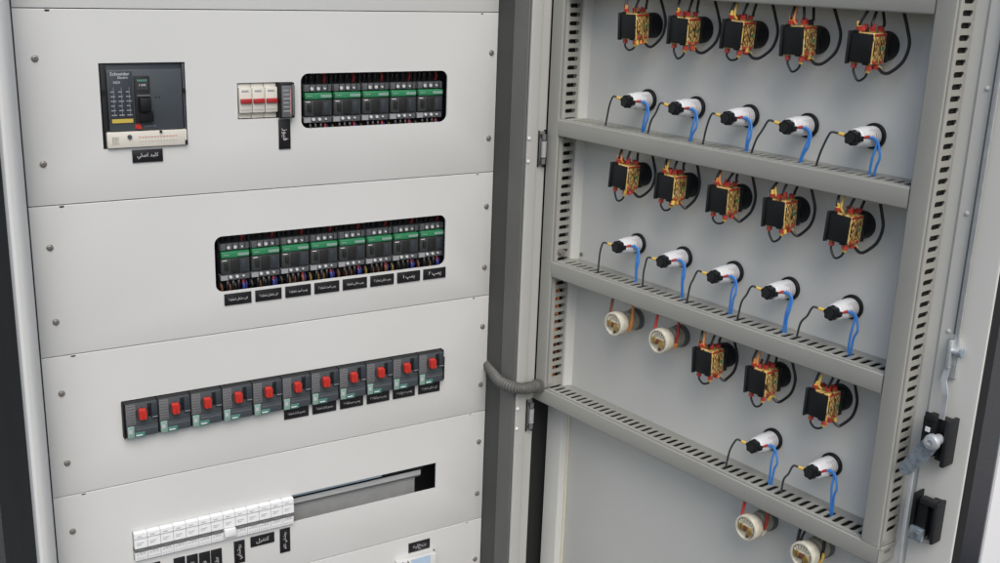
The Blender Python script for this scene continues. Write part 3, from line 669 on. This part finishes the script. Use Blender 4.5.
for ri, (z, cols, where) in enumerate(LROW):
    for j, c in enumerate(cols):
        loc = dpos(COL[c], z, -PL)
        if first: LL = {(r2, j2): (lp0 if (r2, j2) == (0, 0) else dup(lp0, (0, 0, 0))) for r2, (z2, c2, _) in enumerate(LROW) for j2 in range(len(c2))}; first = False
        L = LL[(ri, j)]; L.location = loc
        if len(cols) > 2: L['label'] = 'white bodied pilot lamp with blue wires, %s from left in the %s lamp row' % (ORD[j], LNAME[ri])
        else: L['label'] = 'white bodied pilot lamp with blue wires, %s of two above the lowest crossbar' % ('left', 'right')[j]
        L['group'] = 'white bodied pilot lamps on the door'
        R = random.Random(ri*10+j)
        top = [-.1456, -.3603, -.568][ri]-z - .004
        jx = R.uniform(-.003, .003)
        b = MB(); b.tube([(-.0225, -.0460, .0030), (-.0165, -.0468, .0026), (-.0085, -.0455, .0020)], .0014, ZINC if False else BRASS, 6, sub=3)
        b.rod((-.0155, -.0466, .0028), (-.0085, -.0456, .0020), .0021, YELLOW, n=8); b.build('ferrule', L)
        b = MB(); bend = R.uniform(-.002, .003); q = .0035
        b.tube([(-.0150, -.0468, .0028), (-.0205, -.0472, .0034), (-.0245+bend, -.0470, .0026), (-.0275+bend, -.0465, -.0010), (-.0350+bend, -.0420, -.0120), (-.0460+jx, -.0330, -.0280), (-.0570+jx, -.0240, top-.008)], .00135, GREYW, 7, sub=5); b.build('grey_wire', L)
        b = MB(); b.rod((.0085, -.0390, .0010), (.0115, -.0285, .0022), .0018, REDD, n=8); b.build('red_sleeve', L)
        sp = R.uniform(.0, .006)
        nb_ = 2 if not (ri == 2 or (ri == 1 and j in (0, 2, 3))) else 2
        for wv in range(2):
            o1 = wv*.0024; sx = R.uniform(.0008, .0050)*wv; bow = R.uniform(.0, .0025); ex = R.uniform(-.004, .0015)
            b = MB(); b.tube([(.0108, -.0310+o1, .0020), (.0140, -.0235+o1, .0002), (.0165+o1, -.0195, -.0060), (.0150+bow+o1+sx, -.0215, -.0200), (.0150+bow*.5+sx+ex*.6, -.0210, -.0320), (.0135+o1*.5+sx*.5+ex, -.0180, top-.008)], .00145, BLUEW, 7, sub=5); b.build('blue_wire', L)
        L.rotation_euler = (R.uniform(-.03, .03), R.uniform(-.10, .10), TH+R.uniform(-.03, .03))

# ------------------------------------------------------------------ rotary switches on the door
def switch():
    t = thing('rotary_switch', 'x', 'rotary switch', (0, 0, 0), TH, None)
    b = MB(); b.lathe((0, 0, 0), [(.0168, 0), (.0168, -.0130), (.0158, -.0150), (.0135, -.0155)], BLACK, 28); b.box(-.0132, .0132, -.0225, -.0140, -.0160, .0155, BLACK2, .001); b.build('collar', t)
    b = MB()
    for k in range(2):
        y1 = -.0225-.0120*k; b.box(-.0135, .0135, y1-.0116, y1, -.0170, .0165, AMBER, .0008)
    am = b.build('contact_layer', t)
    b = MB()
    for k in range(2):
        yc = -.0283-.0120*k
        for dz in (-.0085, .0075):
            for sg in (-1, 1):
                b.add([(.0139, yc-.0040, dz-.0050*sg-.0009), (.0139, yc-.0040, dz-.0050*sg+.0009), (.0139, yc+.0040, dz+.0050*sg+.0009), (.0139, yc+.0040, dz+.0050*sg-.0009)], [(0, 1, 2, 3)], BROWN)
        b.box(.0100, .0142, yc-.0052, yc+.0052, .0130, .0158, REDD, .0006); b.box(.0100, .0143, yc-.0035, yc+.0030, -.0165, -.0130, REDD, .0008); b.box(.0100, .0141, yc-.0045, yc-.0032, -.0080, .0090, BLACK2)
        b.box(.0137, .0146, yc-.0018, yc+.0018, -.0022, .0022, GREEN if k == 0 else BRASS, .0002)
    b.box(.0134, .0139, -.0346, -.0341, -.0165, .0160, BROWN)
    b.build('molded_relief', am)
    b = MB(); b.box(-.0140, .0132, -.0500, -.0462, -.0160, .0155, BLACK, .001); b.box(-.0165, -.0140, -.0520, -.0450, -.0185, .0175, BLACK2, .0008); b.box(-.0120, -.0060, -.0490, -.0440, .0150, .0185, BLACK, .0006); b.box(.0040, .0100, -.0490, -.0440, -.0180, -.0150, BLACK, .0006); b.build('end_block', t)
    for x, y, z in ((-.0085, -.0440, .0165), (.0065, -.0400, .0170), (.0085, -.0290, .0170), (-.0090, -.0440, -.0165), (.0085, -.0420, -.0172), (.0085, -.0300, -.0172)):
        b = MB(); s_ = 1 if z > 0 else -1
        b.rod((x, y, z-.001*s_), (x, y, z+.0022*s_), .0036, BRASS, n=8); b.rod((x, y, z-.0010*s_), (x+.0006, y-.0008, z+.0062*s_), .0033, REDD, n=8); b.build('terminal', t)
    return t
sw0 = switch()
SROW = [(-.0035, [0, 1, 2, 3, 4]), (-.2085, [0, 1, 2, 3, 4]), (-.4250, [2, 3, 4])]
first = True
for ri, (z, cols) in enumerate(SROW):
    for j, c in enumerate(cols):
        loc = dpos(COL[c], z, -PL)
        if first: SS = {(r2, j2): (sw0 if (r2, j2) == (0, 0) else dup(sw0, (0, 0, 0))) for r2, (z2, c2) in enumerate(SROW) for j2 in range(len(c2))}; first = False
        S = SS[(ri, j)]; S.location = loc
        S['label'] = ('black and amber rotary switch, %s from left in the %s switch row' % (ORD[j], ['top', 'second', 'third'][ri]))
        S['group'] = 'black and amber rotary switches on the door'
        R = random.Random(100+ri*10+j); top = [.035, -.1701, -.3848][ri]-z+.004
        def wire(pts, r, m, nm):
            b = MB(); b.tube(pts, r, m, 7, sub=5); b.build(nm, S)
        e = lambda s_=.003: R.uniform(-s_, s_)
        for (x, y), m in (((-.0080, -.0445), BLACKW), ((.0070, -.0405), BLACKW), ((.0088, -.0245), BLACKW)):
            wire([(x, y, .0225), (x+e(.002), y-.001, .0270), (x+e(.007), y+.006+e(), top)], .0017, m, 'black_wire')
        fm = R.choice([YELLOW, ORANGE, YELLOW])
        for q in range(8):
            b = MB()
            if q < 5: x, y, z_ = R.uniform(-.010, .012), R.uniform(-.044, -.026), R.uniform(.0165, .0215); b.rod((x, y, z_-.002), (x+e(.003), y+e(.002), z_+.0035), R.uniform(.0016, .0028), R.choice([REDD, REDD, WIREDR, BROWN, BLACK]), n=8)
            else: x, y, z_ = R.uniform(.004, .014), R.uniform(-.044, -.026), R.uniform(-.0215, -.0165); b.rod((x, y, z_+.002), (x+e(.003), y+e(.002), z_-.0035), R.uniform(.0018, .0028), R.choice([ORANGE, REDD, YELLOW]), n=8)
            b.build('crimp_sleeve', S)
        b = MB(); b.rod((-.0080, -.0448, .0215), (-.0078+e(.002), -.0445, .0275), .0025, fm, n=8); b.rod((.0070, -.0408, .0200), (.0072, -.0400, .0262), .0024, REDD, n=8); b.build('ferrule', S)
        if R.random() < .6 or ri > 0:
            wire([(-.0030, -.040, .018), (-.0050, -.043, .024), (-.0075+e(.004), -.036, top)], .0015, fm, 'amber_wire')
        b = MB(); b.rod((.0085, -.0425, -.0215), (.0080, -.0420, -.0262), .0024, YELLOW, n=8); b.rod((.0088, -.0255, -.0200), (.0130, -.0245, -.0235), .0022, AMBER, n=8); b.build('ferrule', S)
        dz = R.uniform(-.003, .003)
        wire([(-.0088, -.0440, -.0220), (-.0080, -.0445, -.0270), (-.0010, -.0450, -.0330+dz), (.0062, -.0430, -.0300+dz*.5), (.0082, -.0420, -.0235)], .0014, BLACKW, 'loop_wire')
        S.rotation_euler = (R.uniform(-.03, .03), R.uniform(-.05, .05), TH+R.uniform(-.05, .03))
        rr = R.uniform(.70, 1.0)
        wire([(.0110, -.0270, -.0215), (.0165, -.0250, -.0265), (.0265*rr, -.0220, -.0250), (.0385*rr, -.0170, -.0120), (.0420*rr, -.0150, .0060), (.0370*rr, -.0160, .0230), (.0300*rr, -.0190, top)], .0019, BLACKW, 'loop_wire')

# ------------------------------------------------------------------ round cream units
def buzzer():
    t = thing('round_buzzer', 'x', 'buzzer', (0, 0, 0), TH, None)
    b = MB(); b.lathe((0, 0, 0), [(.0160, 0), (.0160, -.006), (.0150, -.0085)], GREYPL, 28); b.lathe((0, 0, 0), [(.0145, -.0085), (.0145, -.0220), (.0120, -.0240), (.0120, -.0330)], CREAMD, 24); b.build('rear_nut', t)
    b = MB(); n = 32
    b.lathe((0, 0, 0), [(.0120, -.0320), (.0168, -.0330), (.0178, -.0350), (.0178, -.0465), (.0170, -.0485), (.0150, -.0488), (.0143, -.0470), (.0141, -.0450), (.0005, -.0450)], CREAM, n)
    for k in range(7):
        a = PI*(.15+.12*k); b.box(.0118*math.cos(a)-.0008, .0118*math.cos(a)+.0008, -.0480, -.0450, .0118*math.sin(a)-.0020, .0118*math.sin(a)+.0020, CREAM, .0003)
    b.box(-.0110, .0110, -.0480, -.0450, -.0052, .0042, CREAM, .0008); cp = b.build('cap', t)
    b = MB()
    b.rod((-.0070, -.0480, .0006), (-.0070, -.0496, .0006), .0042, BRASS, n=12); b.rod((.0068, -.0480, -.0034), (.0068, -.0496, -.0034), .0046, BRASS, n=12); b.box(-.0100, .0110, -.0484, -.0478, -.0050, .0038, BRASSM, .0004)
    b.box(-.0030, .0035, -.0488, -.0479, -.0042, .0030, BROWN, .0003); b.box(-.0072, -.0064, -.0500, -.0496, -.0035, .0023, BROWN)
    b.box(.0020, .0042, -.0486, -.0450, -.0125, -.0060, BROWN, .0004)
    b.build('brass_terminal', cp)
    return t
bz0 = buzzer(); first = True
BZ = [(.1640, -.4215, BROWN, ORANGE, 'orange and brown', 'left of two under the middle crossbar'), (.2520, -.4215, REDD, REDD, 'dark red', 'right of two under the middle crossbar'),
      (.4300, -.6275, REDD, REDD, 'red', 'left of two under the lowest crossbar'), (.5180, -.6260, BLACKW, BLACKW, 'black', 'right of two under the lowest crossbar')]
for k, (u, z, m1, m2, cn, wh) in enumerate(BZ):
    loc = dpos(u, z, -PL)
    if first: BB = [bz0]+[dup(bz0, (0, 0, 0)) for _ in range(3)]; first = False
    B = BB[k]; B.location = loc
    B['label'] = 'cream round buzzer with %s wires, %s' % (cn, wh); B['group'] = 'cream round buzzers on the door'
    top = (-.3848 if k < 2 else -.5925)-z+.004
    b = MB(); b.tube([(-.0095, -.0440, .0100), (-.0110, -.0430, .0180), (-.0105, -.0400, top)], .0021, m1, 8, sub=4); b.build('wire', B)
    b = MB(); b.tube([(.0125, -.0300, -.0060), (.0165, -.0285, .0040), (.0160, -.0260, .0160), (.0130, -.0240, top)], .0021, m2 if k != 3 else BLACKW, 8, sub=4); b.build('wire', B)
    if k in (0, 3):
        b = MB(); b.tube([(.0135, -.0310, -.0100), (.0178, -.0300, -.0040), (.0188, -.0290, .0060)] + ([(.0180, -.027, .0150), (.0150, -.025, top)] if k == 0 else []), .0018, ORANGE if k == 0 else YELLOW, 8, sub=4); b.build('wire', B)
    if k == 2 or k == 1:
        b = MB(); b.rod((.0140, -.030, -.0085), (.0170, -.029, -.0020), .0028, ORANGE if k == 1 else CREAM, n=10); b.build('ferrule', B)
    if k == 3:
        b = MB(); b.tube([(-.0060, -.0430, .0100), (-.0070, -.0420, .0180), (-.0030, -.0380, top)], .0018, BLACKW, 8, sub=4); b.build('wire', B)

# ------------------------------------------------------------------ coloured wires inside the hinge side rail, conduit
t = thing('wire_bundle', 'red and orange wires glimpsed through the slots of the hinge side rail', 'wires', dpos(.0135, -.60), TH)
for k, (x, m, zt) in enumerate(((.0075, ORANGE, .19), (.0040, REDD, .26), (.0085, BROWN, .16), (.0005, BLUEW, .40), (-.003, BLACKW, .60))):
    b = MB(); b.tube([(x, .018, .034), (x-.001, .014+.004*(k % 3), .09), (x, .020, .14), (x-.003, .024, zt)], .0022, m, 7, sub=4); b.build('wire', t)
t = thing('corrugated_conduit', 'grey corrugated conduit bending from the cabinet to the lowest crossbar', 'conduit', (.60, -.06, -.58))
b = MB()
pts = [(.0060, .0900, .0400), (.0030, .0650, .0270), (.0, .0400, .0190), (-.0060, .0080, .0150), (-.0050, -.0250, .0175), (.0060, -.0400, .0185), (.0220, -.0400, .0180), (.0360, -.0360, .0160)]
b.tube(pts, .0095, CONDUIT, 18, rfun=lambda i: 1.0 if i % 4 in (0, 1) else .84, sub=20)
b.build('corrugated_sleeve', t)
b = MB()
b.tube([(.0320, -.0375, .0166), (.0380, -.0350, .0156)], .0112, CONDUIT, 18, sub=1)
b.build('end_collar', t)
